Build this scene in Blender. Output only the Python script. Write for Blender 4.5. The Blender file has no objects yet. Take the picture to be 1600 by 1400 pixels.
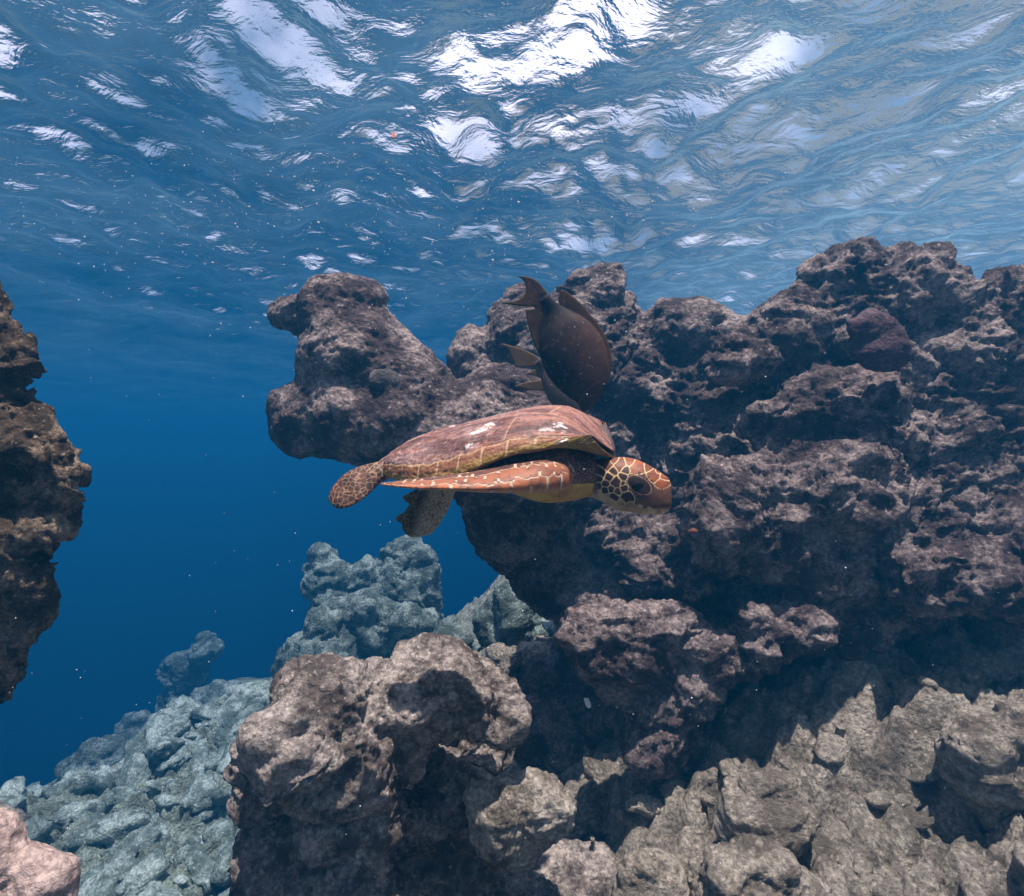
import bpy, bmesh, math, random
import numpy as np
from mathutils import Vector, Matrix
C = bpy.context.scene
COL = C.collection
R = math.radians

# ------------------------------------------------------------------ camera, world, sun, exposure
FPX = 873.0                                   # focal length in pixels of the 1600 px wide photograph
cam_d = bpy.data.cameras.new("camera"); cam = bpy.data.objects.new("camera", cam_d); COL.objects.link(cam)
cam.location = (0, 0, 0); cam.rotation_euler = (R(90), 0, 0)
cam_d.sensor_width = 36; cam_d.lens = 36 * FPX / 1600; cam_d.clip_start = 0.05; cam_d.clip_end = 2000
C.camera = cam

SUN_EL, SUN_AZ = 79.0, 150.0                   # elevation; azimuth to the right of the view direction (+Y)
w = bpy.data.worlds.new("World"); C.world = w; w.use_nodes = True
nt = w.node_tree; nt.nodes.clear()
sky = nt.nodes.new('ShaderNodeTexSky'); sky.sky_type = 'NISHITA'; sky.sun_disc = False
sky.sun_elevation = R(SUN_EL); sky.sun_rotation = R(SUN_AZ)
bg = nt.nodes.new('ShaderNodeBackground'); bg.inputs['Strength'].default_value = 0.062
wo = nt.nodes.new('ShaderNodeOutputWorld')
wtc = nt.nodes.new('ShaderNodeTexCoord'); wn = nt.nodes.new('ShaderNodeTexNoise'); wn.inputs['Scale'].default_value = 3.0; wn.inputs['Detail'].default_value = 5
wr = nt.nodes.new('ShaderNodeValToRGB'); wr.color_ramp.elements[0].position = .40; wr.color_ramp.elements[1].position = .63
wm = nt.nodes.new('ShaderNodeMix'); wm.data_type = 'RGBA'; wm.inputs[7].default_value = (15.0, 13.2, 15.2, 1)
nt.links.new(wtc.outputs['Generated'], wn.inputs['Vector']); nt.links.new(wn.outputs[0], wr.inputs[0]); nt.links.new(wr.outputs[0], wm.inputs[0])
nt.links.new(sky.outputs[0], wm.inputs[6]); nt.links.new(wm.outputs[2], bg.inputs[0]); nt.links.new(bg.outputs[0], wo.inputs[0])

sd = bpy.data.lights.new("sun", 'SUN'); sd.energy = 5.0; sd.angle = R(0.6); sd.color = (1.0, 0.85, 0.73)
sun = bpy.data.objects.new("sun", sd); COL.objects.link(sun)
to_sun = Vector((math.sin(R(SUN_AZ)) * math.cos(R(SUN_EL)), math.cos(R(SUN_AZ)) * math.cos(R(SUN_EL)), math.sin(R(SUN_EL))))
sun.rotation_euler = to_sun.to_track_quat('Z', 'Y').to_euler(); sun.location = to_sun * 50

C.view_settings.view_transform = 'Standard'; C.view_settings.look = 'None'
C.view_settings.gamma = 1.0; C.view_settings.exposure = 1.28
C.render.engine = 'CYCLES'
C.cycles.max_bounces = 8; C.cycles.volume_bounces = 0; C.cycles.transparent_max_bounces = 12
C.cycles.use_denoising = True
Q = 1.0                                       # mesh fineness
SURF = 2.0                                    # height of the water surface above the camera

def P(px, py, d):
    """photo pixel and distance -> place in the scene"""
    return Vector(((px - 800) / FPX * d, d, (700 - py) / FPX * d))

# ------------------------------------------------------------------ numpy noise
def _hash(ix, iy, iz, seed):
    h = (ix.astype(np.int64) * 374761393 + iy.astype(np.int64) * 668265263 + iz.astype(np.int64) * 1440662683 + seed * 974711) & 0xffffffff
    h = ((h ^ (h >> 13)) * 1274126177) & 0xffffffff
    h = ((h ^ (h >> 15)) * 2246822519) & 0xffffffff
    return h ^ (h >> 16)
def perlin(p, seed=0):
    i = np.floor(p).astype(np.int64); f = p - i
    u = f * f * f * (f * (f * 6 - 15) + 10)
    out = np.zeros(len(p))
    for dx in (0, 1):
        for dy in (0, 1):
            for dz in (0, 1):
                h = _hash(i[:, 0] + dx, i[:, 1] + dy, i[:, 2] + dz, seed)
                gx = (h & 1023) / 511.5 - 1; gy = ((h >> 10) & 1023) / 511.5 - 1; gz = ((h >> 20) & 1023) / 511.5 - 1
                d = gx * (f[:, 0] - dx) + gy * (f[:, 1] - dy) + gz * (f[:, 2] - dz)
                wt = (u[:, 0] if dx else 1 - u[:, 0]) * (u[:, 1] if dy else 1 - u[:, 1]) * (u[:, 2] if dz else 1 - u[:, 2])
                out += wt * d
    return out * 1.4
def fbm(p, oct=4, seed=0, gain=.5):
    a, s, out = 1., 1., np.zeros(len(p))
    for k in range(oct):
        out += a * perlin(p * s, seed + k * 17); a *= gain; s *= 2.03
    return out
def worley(p, seed=0, flat=False):
    i = np.floor(p).astype(np.int64)
    f1 = np.full(len(p), 9.); f2 = np.full(len(p), 9.)
    for dx in (-1, 0, 1):
        for dy in (-1, 0, 1):
            for dz in ((0,) if flat else (-1, 0, 1)):
                c = i + np.array([dx, dy, dz]); h = _hash(c[:, 0], c[:, 1], c[:, 2], seed)
                q = np.stack([c[:, 0] + (h & 1023) / 1023, c[:, 1] + ((h >> 10) & 1023) / 1023, c[:, 2] + (0 if flat else ((h >> 20) & 1023) / 1023)], 1)
                d = np.sqrt(((p - q) ** 2).sum(1))
                f2 = np.minimum(f2, np.maximum(f1, d)); f1 = np.minimum(f1, d)
    return f1, f2
def sstep(a, b, x):
    t = np.clip((x - a) / (b - a), 0, 1); return t * t * (3 - 2 * t)

# ------------------------------------------------------------------ object helpers
def tag(o, label=None, cat=None, group=None, kind=None):
    if label: o['label'] = label
    if cat: o['category'] = cat
    if group: o['group'] = group
    if kind: o['kind'] = kind
    return o
def mesh_obj(name, me, mat=None, parent=None):
    me.name = name
    o = bpy.data.objects.new(name, me); COL.objects.link(o)
    for m in (mat if isinstance(mat, (list, tuple)) else [mat]):
        if m: me.materials.append(m)
    if parent: o.parent = parent
    if len(me.polygons): me.polygons.foreach_set('use_smooth', np.ones(len(me.polygons), dtype=bool))
    return o
def grid_mesh(name, V, nu, nv, wrap=False):
    V = np.asarray(V).reshape(-1, 3); me = bpy.data.meshes.new(name)
    a = np.arange(nu * nv).reshape(nu, nv)
    if wrap: a = np.concatenate([a, a[:, :1]], 1)
    F = np.stack([a[:-1, :-1], a[1:, :-1], a[1:, 1:], a[:-1, 1:]], -1).reshape(-1, 4)
    me.vertices.add(len(V)); me.vertices.foreach_set('co', V.ravel())
    me.loops.add(F.size); me.loops.foreach_set('vertex_index', F.ravel())
    me.polygons.add(len(F)); me.polygons.foreach_set('loop_start', np.arange(0, F.size, 4))
    me.update(calc_edges=True); return me
def attr(me, name, vals):
    vals = np.asarray(vals, dtype=np.float32)
    if vals.ndim == 1:
        at = me.attributes.new(name, 'FLOAT', 'POINT'); at.data.foreach_set('value', vals)
    else:
        at = me.attributes.new(name, 'FLOAT_VECTOR', 'POINT'); at.data.foreach_set('vector', vals.ravel())
def co_no(me):
    n = len(me.vertices); co = np.empty(n * 3, np.float32); no = np.empty(n * 3, np.float32)
    me.vertices.foreach_get('co', co); me.vertices.foreach_get('normal', no)
    return co.reshape(-1, 3).astype(float), no.reshape(-1, 3).astype(float)
def set_co(me, co):
    me.vertices.foreach_set('co', co.astype(np.float32).ravel()); me.update()
def remesh(me, vs):
    o = bpy.data.objects.new('tmp', me); COL.objects.link(o)
    m = o.modifiers.new('r', 'REMESH'); m.mode = 'VOXEL'; m.voxel_size = vs; m.adaptivity = 0
    dg = bpy.context.evaluated_depsgraph_get()
    out = bpy.data.meshes.new_from_object(o.evaluated_get(dg))
    bpy.data.objects.remove(o); bpy.data.meshes.remove(me)
    return out

# ------------------------------------------------------------------ material helpers
def mat(name):
    m = bpy.data.materials.new(name); m.use_nodes = True; t = m.node_tree; t.nodes.clear()
    out = t.nodes.new('ShaderNodeOutputMaterial'); return m, t, out
def N(t, kind, **kw):
    n = t.nodes.new(kind)
    for k, v in kw.items():
        if k in n.inputs: n.inputs[k].default_value = v
        else: setattr(n, k, v)
    return n
def ramp(t, src, stops):
    n = t.nodes.new('ShaderNodeValToRGB'); e = n.color_ramp.elements
    while len(e) < len(stops): e.new(0.5)
    for k, (p, c) in enumerate(stops):
        e[k].position = p; e[k].color = (c, c, c, 1) if isinstance(c, (int, float)) else (*c, 1)
    t.links.new(src, n.inputs[0]); return n.outputs[0]
def mixc(t, fac, a, b, mode='MIX'):
    n = t.nodes.new('ShaderNodeMix'); n.data_type = 'RGBA'; n.blend_type = mode
    for sock, v in ((n.inputs[0], fac), (n.inputs[6], a), (n.inputs[7], b)):
        if hasattr(v, 'node'): t.links.new(v, sock)
        elif isinstance(v, (int, float)): sock.default_value = v
        else: sock.default_value = (*v, 1) if len(v) == 3 else v
    return n.outputs[2]
def rock_mat(name, dark, mid, pale, palef=.5, spot=None, bump=1.0, sc=1.0, tint=None):
    m, t, out = mat(name)
    tc = N(t, 'ShaderNodeTexCoord'); o = tc.outputs['Object']
    def noise(s, d=6, r=.6):
        n = N(t, 'ShaderNodeTexNoise', Scale=s * sc, Detail=d, Roughness=r); t.links.new(o, n.inputs['Vector']); return n.outputs[0]
    base = mixc(t, ramp(t, noise(9, 8, .7), [(.40, 0), (.60, 1)]), dark, mid)
    base = mixc(t, ramp(t, noise(4.5, 10, .78), [(.64 - palef * .28, 0), (.76 - palef * .28, .9)]), base, pale)
    base = mixc(t, ramp(t, noise(70, 3, .6), [(.42, .55), (.6, 0)]), base, tuple(c * .35 for c in mid))
    base = mixc(t, ramp(t, noise(38, 4, .7), [(.6, 0), (.72, .6)]), base, tuple(min(1, c * 1.35) for c in pale))
    if spot: base = mixc(t, ramp(t, noise(2.1, 4, .5), [(.58, 0), (.66, .7)]), base, spot)
    if tint:
        sx = N(t, 'ShaderNodeSeparateXYZ'); t.links.new(o, sx.inputs[0]); ge = N(t, 'ShaderNodeMapRange'); t.links.new(sx.outputs[0], ge.inputs[0])
        for k_, v_ in ((1, .2), (2, -.9), (3, 0.), (4, 1.)): ge.inputs[k_].default_value = v_
        base = mixc(t, ge.outputs[0], base, tint, 'MULTIPLY')
    b = N(t, 'ShaderNodeBsdfPrincipled', Roughness=.92); b.inputs['Specular IOR Level'].default_value = .15
    t.links.new(base, b.inputs['Base Color'])
    v = N(t, 'ShaderNodeTexVoronoi', Scale=55 * sc); t.links.new(o, v.inputs['Vector'])
    add = N(t, 'ShaderNodeMath', operation='MULTIPLY_ADD'); t.links.new(v.outputs[0], add.inputs[0]); add.inputs[1].default_value = .35; t.links.new(noise(45, 8, .72), add.inputs[2])
    add2 = N(t, 'ShaderNodeMath', operation='MULTIPLY_ADD'); t.links.new(noise(14, 5, .6), add2.inputs[0]); add2.inputs[1].default_value = 1.5; t.links.new(add.outputs[0], add2.inputs[2])
    bp = N(t, 'ShaderNodeBump', Strength=.9 * bump, Distance=.03); t.links.new(add2.outputs[0], bp.inputs['Height'])
    t.links.new(bp.outputs[0], b.inputs['Normal']); t.links.new(b.outputs[0], out.inputs[0]); return m

M_REEF = rock_mat('reef_limestone', (.050, .034, .037), (.17, .125, .12), (.50, .40, .37), .58, bump=1.1)
M_HEAD = rock_mat('dark_reef_limestone', (.045, .035, .04), (.12, .095, .095), (.36, .30, .29), .35)
M_LEFT = rock_mat('ochre_reef_limestone', (.05, .035, .025), (.17, .12, .08), (.55, .42, .31), .6, spot=(.30, .25, .05), sc=1.6)
M_PALE = rock_mat('pale_dead_coral', (.20, .165, .13), (.42, .355, .28), (.72, .63, .52), .70, bump=1.3)
M_FAR = rock_mat('haze_tinted_limestone', (.06, .085, .075), (.16, .205, .19), (.42, .50, .46), .6)  # teal haze of distant water is put into this rock colour
M_BOUL = rock_mat('boulder_limestone', (.09, .07, .06), (.25, .205, .18), (.64, .55, .49), .64)
M_CAP = rock_mat('pale_capped_boulder', (.16, .13, .10), (.42, .35, .28), (.74, .65, .54), .78, bump=1.2)
M_PINK = rock_mat('pink_encrusted_rock', (.45, .28, .24), (.62, .42, .37), (.78, .60, .54), .8)
M_PURP = rock_mat('purple_encrusting_coral', (.06, .035, .045), (.11, .068, .08), (.18, .125, .135), .3, sc=1.6, bump=.6)
M_KNOB = rock_mat('knobbly_coral', (.10, .09, .09), (.20, .18, .18), (.34, .31, .31), .5, sc=2.2)
M_SEA = rock_mat('seafloor_rubble', (.20, .17, .13), (.41, .355, .285), (.72, .63, .52), .70, bump=1.4, tint=(.72, .98, .98))
M_RUBB = rock_mat('haze_tinted_rubble', (.10, .135, .115), (.25, .325, .30), (.56, .66, .61), .65, bump=.9)  # teal cast of the water painted into the rubble colour

# ------------------------------------------------------------------ rocks
def inside(poly, X, Y):
    r = np.zeros(X.shape, bool); n = len(poly)
    for k in range(n):
        x0, y0 = poly[k]; x1, y1 = poly[(k + 1) % n]
        if y0 == y1: continue
        c = ((y0 > Y) != (y1 > Y)) & (X < (x1 - x0) * (Y - y0) / (y1 - y0) + x0); r ^= c
    return r
def blobs(poly, depth, maxr=110, minr=9, thick=1.0, step=6, inset=.94, jit=.0, rnd=random.Random(1)):
    """fill an outline with round masses, biggest first: centres, radii in metres"""
    xs = np.arange(min(p[0] for p in poly), max(p[0] for p in poly), step); ys = np.arange(min(p[1] for p in poly), max(p[1] for p in poly), step)
    X, Y = np.meshgrid(xs, ys); ins = inside(poly, X, Y); X, Y = X[ins], Y[ins]
    D = np.full(X.shape, 1e9)
    for k in range(len(poly)):
        x0, y0 = poly[k]; x1, y1 = poly[(k + 1) % len(poly)]; L = (x1 - x0) ** 2 + (y1 - y0) ** 2 + 1e-9
        u = np.clip(((X - x0) * (x1 - x0) + (Y - y0) * (y1 - y0)) / L, 0, 1)
        D = np.minimum(D, np.hypot(X - x0 - u * (x1 - x0), Y - y0 - u * (y1 - y0)))
    free = np.ones(len(X), bool); out = []
    while True:
        Rr = np.where(free, np.minimum(D, maxr * (1 - .3 * rnd.random())), 0)
        k = int(np.argmax(Rr + np.where(free, np.random.RandomState(len(out)).rand(len(X)) * .5, 0)))
        if Rr[k] < minr or len(out) > 500: break
        r = Rr[k]; d = depth(X[k], Y[k]) if callable(depth) else depth
        d += jit * (rnd.random() - .5)
        m = r * d / FPX * inset
        out.append((P(X[k], Y[k], d), (m, m * thick, m)))
        free &= np.hypot(X - X[k], Y - Y[k]) > r * .62
    return out
def raw_mesh(name, V, F):
    """vertices and same-sized faces (numpy) -> mesh"""
    me = bpy.data.meshes.new(name); n = F.shape[1]
    me.vertices.add(len(V)); me.vertices.foreach_set('co', np.asarray(V, np.float32).ravel())
    me.loops.add(F.size); me.loops.foreach_set('vertex_index', F.astype(np.int32).ravel())
    me.polygons.add(len(F)); me.polygons.foreach_set('loop_start', np.arange(0, F.size, n))
    me.update(calc_edges=True); return me
def _ico(sub):
    bm = bmesh.new(); bmesh.ops.create_icosphere(bm, subdivisions=sub, radius=1)
    V = np.array([v.co[:] for v in bm.verts]); bm.verts.index_update(); F = np.array([[v.index for v in f.verts] for f in bm.faces]); bm.free(); return V, F
ICO = {k: _ico(k) for k in (1, 2, 3, 4)}
def ellip_mesh(bl, sub=4):
    V0, F0 = ICO[sub]; n = len(V0)
    V = np.concatenate([V0 * np.array(r) + np.array(c) for c, r in bl]); F = np.concatenate([F0 + k * n for k in range(len(bl))])
    return raw_mesh('b', V, F)
def rough(co, no, seed, amp=1.0, pits=1.0, lump=1.0, fr=1.0, bed=1.0):
    """knobbly eroded limestone: lumps, ledges, pits"""
    q = co * fr + np.stack([fbm(co * 4 * fr, 2, seed + 90 + k) for k in range(3)], 1) * .045
    d = .055 * lump * fbm(q * 3.6, 3, seed)
    f1, f2 = worley(q * 5.2 * np.array([1, 1, 1 + .4 * bed]), seed + 5); d += .085 * lump * (np.sqrt(np.clip(1 - (f1 / 1.0) ** 2, 0, 1)) - .75)
    f1, f2 = worley(q * 12 * np.array([1, 1, 1 + .5 * bed]), seed + 7); md = np.clip(.75 + .9 * fbm(co * 3 * fr, 2, seed + 41), .15, 1.5); d += .046 * md * (np.sqrt(np.clip(1 - f1 ** 2, 0, 1)) - .75)
    rid = 1 - np.abs(fbm(q * 9 * np.array([1 - .3 * bed, 1 - .3 * bed, 1 + .8 * bed]), 3, seed + 9)) * 2; d += .012 * rid
    f1, f2 = worley(q * 30, seed + 11); pm = sstep(-.15, .35, fbm(co * 4 * fr, 2, seed + 43)); d -= .020 * pits * pm * sstep(.42, .12, f1); d += .008 * (.5 - f1)
    d += .012 * md * fbm(q * 36, 3, seed + 13, .75); d += .012 * sstep(.2, 0, np.abs(perlin(q * 15, seed + 61))) * sstep(-.2, .4, perlin(q * 5, seed + 62))
    return co + no * (d * amp / fr)[:, None]
def rock(name, bl, m, vox=.012, amp=1.0, seed=1, coarse=.035, lump=1.0, big=.07, parent=None, pits=1.0, fr=1.0, bed=1.0, calm=None, spk=0):
    vox *= Q
    me = remesh(ellip_mesh(bl), coarse)
    co, no = co_no(me)
    cf = calm(co) if calm else 1.
    co = co + no * (cf * big * fbm(co * 2.3, 3, seed + 31) + big * .6 * (.5 - worley(co * 3.6, seed + 33)[0]))[:, None]
    set_co(me, co)
    me = remesh(me, vox)
    co, no = co_no(me); nw = rough(co, no, seed, amp, pits, lump, fr, bed)
    if calm: nw = co + (nw - co) * calm(co)[:, None]
    if spk: nw += no * (spk * sstep(.12, 0, np.abs(perlin(co * 17, seed + 51))) * sstep(-.1, .3, perlin(co * 8, seed + 52)))[:, None]
    set_co(me, nw)
    # one finer smoothing of the outermost teeth is left to the shading
    return mesh_obj(name, me, m, parent)

#@@REEF
def E(px, py, d, rx, rz, ry=None):
    """ellipsoid mass by photo place, radii in photo px at that distance, depth radius likewise"""
    s = d / FPX; return (P(px, py, d), (rx * s, (ry if ry is not None else (rx + rz) / 2) * s, rz * s))

head_poly = [(415,470),(432,463),(470,456),(490,440),(520,433),(548,433),(590,446),(602,462),(598,485),(615,502),(650,535),(680,562),(700,586),(714,600),(760,572),(800,577),(845,600),(900,640),(960,700),(960,800),(715,800),(705,772),(660,742),(600,745),(560,735),(540,728),(500,716),(470,718),(440,702),(420,690),(415,640),(421,620),(442,610),(462,604),(468,560),(468,517),(430,516),(416,495)]
wall_poly = [(702,640),(701,560),(702,522),(715,504),(738,503),(752,520),(762,500),(765,480),(790,470),(792,452),(815,450),(850,470),(885,452),(890,430),(915,418),(960,418),(976,440),(996,455),(990,490),(1020,497),(1045,480),(1080,475),(1120,478),(1150,490),(1182,488),(1195,466),(1232,457),(1262,447),(1246,425),(1262,405),(1300,395),(1332,390),(1400,395),(1470,405),(1480,436),(1496,440),(1512,457),(1538,462),(1552,440),(1592,433),(1640,450),(1780,460),(1780,960),(1600,975),(1500,962),(1420,990),(1300,1010),(1190,1050),(1125,1095),(1115,1175),(1045,1208),(988,1190),(972,1130),(945,1085),(905,1040),(888,985),(850,962),(800,905),(760,872),(728,832),(712,775),(712,700)]
def wall_d(x, y):
    d = 2.75 - .48 * sstep(900, 1600, x) 
    d -= .20 * sstep(600, 900, y) * sstep(900, 1150, x)      # the lower half leans out over the recess
    d += .25 * sstep(800, 1000, y) * (1 - sstep(850, 960, x))
    return d
bl = blobs(wall_poly, wall_d, maxr=85, minr=8, thick=1.0, jit=.10)
bl += blobs(head_poly, lambda x, y: 2.35 + .25 * sstep(650, 950, x), maxr=95, minr=8, thick=1.0, jit=.05)
# backing mass so the wall is deep
bl += [E(1000, 640, 3.5, 150, 100, 110), E(1250, 680, 3.2, 230, 190, 170), E(1600, 700, 2.9, 280, 230, 200), E(850, 660, 3.1, 130, 60, 90)]
# bulges of the face
front = [([(1140,660),(1150,655),(1200,625),(1230,600),(1280,580),(1340,585),(1380,600),(1440,640),(1500,640),(1530,690),(1500,740),(1380,720),(1260,710),(1180,700)], 2.15, 45),
         ([(1060,760),(1120,720),(1190,700),(1290,690),(1370,720),(1420,760),(1430,850),(1400,930),(1290,960),(1190,900),(1100,880),(1060,830)], 2.08, 60),
         ([(1100,545),(1130,520),(1180,510),(1215,530),(1215,590),(1160,610),(1110,590)], 2.2, 40),
         ([(900,960),(940,930),(990,935),(1060,960),(1110,1000),(1180,1010),(1190,1040),(1115,1075),(1110,1130),(1100,1180),(1045,1205),(990,1180),(975,1120),(940,1060),(905,1010)], 2.02, 45),
         ([(1150,940),(1250,930),(1330,970),(1290,1015),(1200,1050),(1160,1010)], 2.0, 35),
         ([(1400,880),(1480,850),(1560,860),(1640,900),(1640,960),(1560,970),(1480,960),(1410,975)], 1.92, 40),
         ([(1430,800),(1480,830),(1500,880),(1450,900),(1415,850)], 2.0, 25)]
for poly, d, mr in front: bl += blobs(poly, d, maxr=mr, minr=12, thick=.9, jit=.08)
reef = rock('reef_wall', bl, M_REEF, vox=.009, seed=3, amp=1.05, big=.035, calm=lambda c_: .42 + .58 * sstep(-.25, .25, c_[:, 0]))
tag(reef, 'huge dark brown reef wall with an overhanging head, filling the right side behind the turtle', 'coral reef')
pc = rock('encrusting_coral', blobs([(1312,500),(1340,478),(1375,470),(1405,500),(1430,540),(1425,575),(1395,598),(1355,590),(1315,575),(1300,540)], 1.98, maxr=65, thick=.5), M_PURP, vox=.01, seed=8, amp=.35, big=.01, parent=reef)
kc = rock('coral_lump', [E(602, 596, 2.19, 25, 18, 16), E(618, 600, 2.19, 12, 12, 12), E(590,592,2.2,14,14,14)], M_KNOB, vox=.008, seed=9, amp=.3, coarse=.015, big=.0, parent=reef)

# recess behind, under the overhang
bl = [E(1010, 1060, 3.0, 150, 190, 120), E(1230, 1130, 3.0, 200, 130, 120), E(1480, 1080, 2.9, 230, 130, 150), E(1650, 1000, 2.7, 200, 130, 150), E(880,1130,3.0,90,90,80), E(1200,960,2.9,250,100,120), E(1550,920,2.7,200,100,120)]
o = rock('recess_rock', bl, M_REEF, vox=.02, seed=14, big=.1)
tag(o, 'shadowed rock at the back of the recess under the reef wall', 'rock')

# the left foreground rock
lp = [(-120,440),(-20,440),(2,462),(0,500),(22,503),(42,525),(62,540),(58,575),(40,592),(36,615),(60,618),(80,625),(92,660),(112,690),(124,712),(138,742),(124,765),(128,790),(116,835),(98,850),(80,880),(92,905),(92,945),(75,985),(48,1015),(46,1050),(30,1080),(0,1110),(-60,1130),(-160,1100)]
lp = [(a_ - 11, b_) for a_, b_ in lp]
stem = [(Vector((-1.42, 1.18, z_)), (.22, .22, .26)) for z_ in (.15, -.05, -.25)] + [(Vector((-1.62 - .05 * k, 1.10, .1 - .28 * k)), (.30, .32, .34)) for k in range(11)]   # it stands on the floor, outside the frame
o = rock('reef_rock', stem + blobs(lp, lambda x, y: 1.22 , maxr=60, minr=5, thick=1.2, jit=.06, step=4, inset=.80), M_LEFT, vox=.0055, seed=21, coarse=.018, big=.012, amp=.95, fr=1.9, pits=2.6, bed=-.1, lump=.55, spk=.02)
tag(o, 'rugged ochre brown pitted rock rising at the left edge of the picture', 'rock')

# boulders
def boulder(name, poly, d, m, label, seed, maxr=70, vox=.010, thick=1., extra=(), group=None, amp=1., big=.05, jit=.06, minr=9, fr=1.0, coarse=.03):
    o = rock(name, blobs(poly, d, maxr=maxr, minr=minr, thick=thick, jit=jit) + list(extra), m, vox=vox, seed=seed, amp=amp, big=big, fr=fr, coarse=coarse)
    return tag(o, label, 'rock', group)
b1 = [(372,1215),(366,1190),(378,1150),(385,1110),(398,1080),(430,1060),(490,1045),(515,1022),(545,1020),(575,1040),(605,1105),(610,1200),(610,1300),(620,1420),(620,1500),(400,1500),(385,1420),(376,1330),(400,1275),(375,1240)]
b2 = [(560,1045),(600,1032),(660,1022),(720,1018),(770,1030),(805,1060),(818,1110),(815,1150),(790,1160),(740,1150),(690,1158),(640,1150),(580,1160),(540,1110)]
b3 = [(560,1240),(640,1200),(720,1190),(760,1230),(800,1300),(880,1320),(930,1290),(960,1340),(980,1420),(990,1520),(560,1520)]
bl = blobs(b1, 1.64, maxr=70, thick=1., jit=.06) + blobs(b2, 1.72, maxr=75, thick=1., jit=.05) + blobs(b3, 1.94, maxr=75, thick=.9, jit=.05)
bl += [E(475, 1140, 1.5, 62, 42, 40), E(455, 1350, 1.75, 75, 90, 90), E(535, 1062, 1.6, 32, 30, 28), E(525, 1190, 1.52, 42, 62, 40), E(690, 1150, 2.1, 110, 110, 70), E(590, 1160, 1.92, 60, 120, 60), E(590, 1340, 1.95, 70, 140, 60), E(440, 1215, 1.55, 45, 35, 35), E(610, 1150, 1.74, 55, 60, 50), E(640, 1110, 1.66, 40, 30, 30), E(730, 1090, 1.66, 55, 40, 40), E(560, 1250, 1.72, 50, 70, 50), E(500, 1085, 1.56, 30, 24, 26)]
tag(rock('boulder', bl, M_BOUL, vox=.008, seed=31, amp=.95, big=.03, lump=1.25), 'broad brown grey boulder mass with pale lit tops, in the bottom middle under the turtle', 'boulder')
boulder('boulder', [(722,1250),(726,1222),(742,1214),(758,1230),(790,1210),(830,1207),(870,1222),(892,1255),(893,1290),(860,1310),(830,1335),(790,1345),(750,1330),(728,1290)], 1.72, M_CAP,
        'small boulder with a pale rounded top, sitting on the broad boulder mass at bottom centre', 34, maxr=55, vox=.008, amp=.8, big=.02, fr=1.7)
boulder('boulder', [(-140,1300),(0,1288),(35,1300),(55,1335),(90,1335),(112,1350),(115,1400),(105,1470),(-140,1500)], 1.0, M_PINK,
        'pinkish white pitted boulder in the bottom left corner', 35, maxr=60, vox=.006, amp=.6, fr=1.8, big=.015, coarse=.015, extra=[(Vector((-.92, .99, -1.02)), (.17, .15, .17))] + [(Vector((-.98, .93, -1.22 - .22 * k)), (.24 + .03 * k, .22 + .03 * k, .24)) for k in range(7)])
# middle distance
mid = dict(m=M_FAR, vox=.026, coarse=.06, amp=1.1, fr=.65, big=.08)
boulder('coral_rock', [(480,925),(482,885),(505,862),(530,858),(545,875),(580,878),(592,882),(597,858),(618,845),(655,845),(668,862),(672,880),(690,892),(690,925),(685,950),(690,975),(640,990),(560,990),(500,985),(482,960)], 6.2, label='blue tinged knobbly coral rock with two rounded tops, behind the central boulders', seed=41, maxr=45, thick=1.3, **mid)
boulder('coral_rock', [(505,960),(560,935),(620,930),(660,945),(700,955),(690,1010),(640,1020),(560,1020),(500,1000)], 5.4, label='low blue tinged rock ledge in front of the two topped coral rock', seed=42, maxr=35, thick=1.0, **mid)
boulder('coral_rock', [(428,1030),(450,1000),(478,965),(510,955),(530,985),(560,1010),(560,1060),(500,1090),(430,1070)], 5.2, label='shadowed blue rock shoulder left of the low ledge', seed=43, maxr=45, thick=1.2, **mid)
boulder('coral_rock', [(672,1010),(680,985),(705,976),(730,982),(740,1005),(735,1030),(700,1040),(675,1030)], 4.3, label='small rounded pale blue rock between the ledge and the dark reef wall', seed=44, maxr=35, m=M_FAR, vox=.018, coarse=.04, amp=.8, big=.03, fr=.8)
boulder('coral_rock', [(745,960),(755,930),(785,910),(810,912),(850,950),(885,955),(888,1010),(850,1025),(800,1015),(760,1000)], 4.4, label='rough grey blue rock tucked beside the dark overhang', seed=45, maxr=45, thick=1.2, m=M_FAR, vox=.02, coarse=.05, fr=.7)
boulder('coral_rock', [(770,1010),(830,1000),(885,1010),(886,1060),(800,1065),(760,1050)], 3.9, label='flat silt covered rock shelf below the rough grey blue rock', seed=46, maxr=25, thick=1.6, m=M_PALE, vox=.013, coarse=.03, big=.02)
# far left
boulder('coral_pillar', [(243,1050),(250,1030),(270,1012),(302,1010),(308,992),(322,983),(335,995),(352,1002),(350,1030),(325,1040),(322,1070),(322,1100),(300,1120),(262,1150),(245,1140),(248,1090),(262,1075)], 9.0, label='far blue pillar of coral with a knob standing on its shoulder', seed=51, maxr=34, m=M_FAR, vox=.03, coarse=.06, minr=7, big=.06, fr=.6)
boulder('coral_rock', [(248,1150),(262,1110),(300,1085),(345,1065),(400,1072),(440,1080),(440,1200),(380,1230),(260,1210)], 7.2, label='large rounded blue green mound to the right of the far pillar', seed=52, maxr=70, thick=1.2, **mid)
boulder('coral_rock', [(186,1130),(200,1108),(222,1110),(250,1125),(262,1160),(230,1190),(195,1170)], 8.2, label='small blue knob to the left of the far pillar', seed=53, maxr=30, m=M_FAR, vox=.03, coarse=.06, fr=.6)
boulder('coral_rock', [(95,1195),(125,1165),(165,1160),(220,1170),(300,1190),(300,1250),(180,1260),(90,1240)], 6.2, label='lumpy blue green rock lying on the far slope at left', seed=54, maxr=38, **mid)
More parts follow.
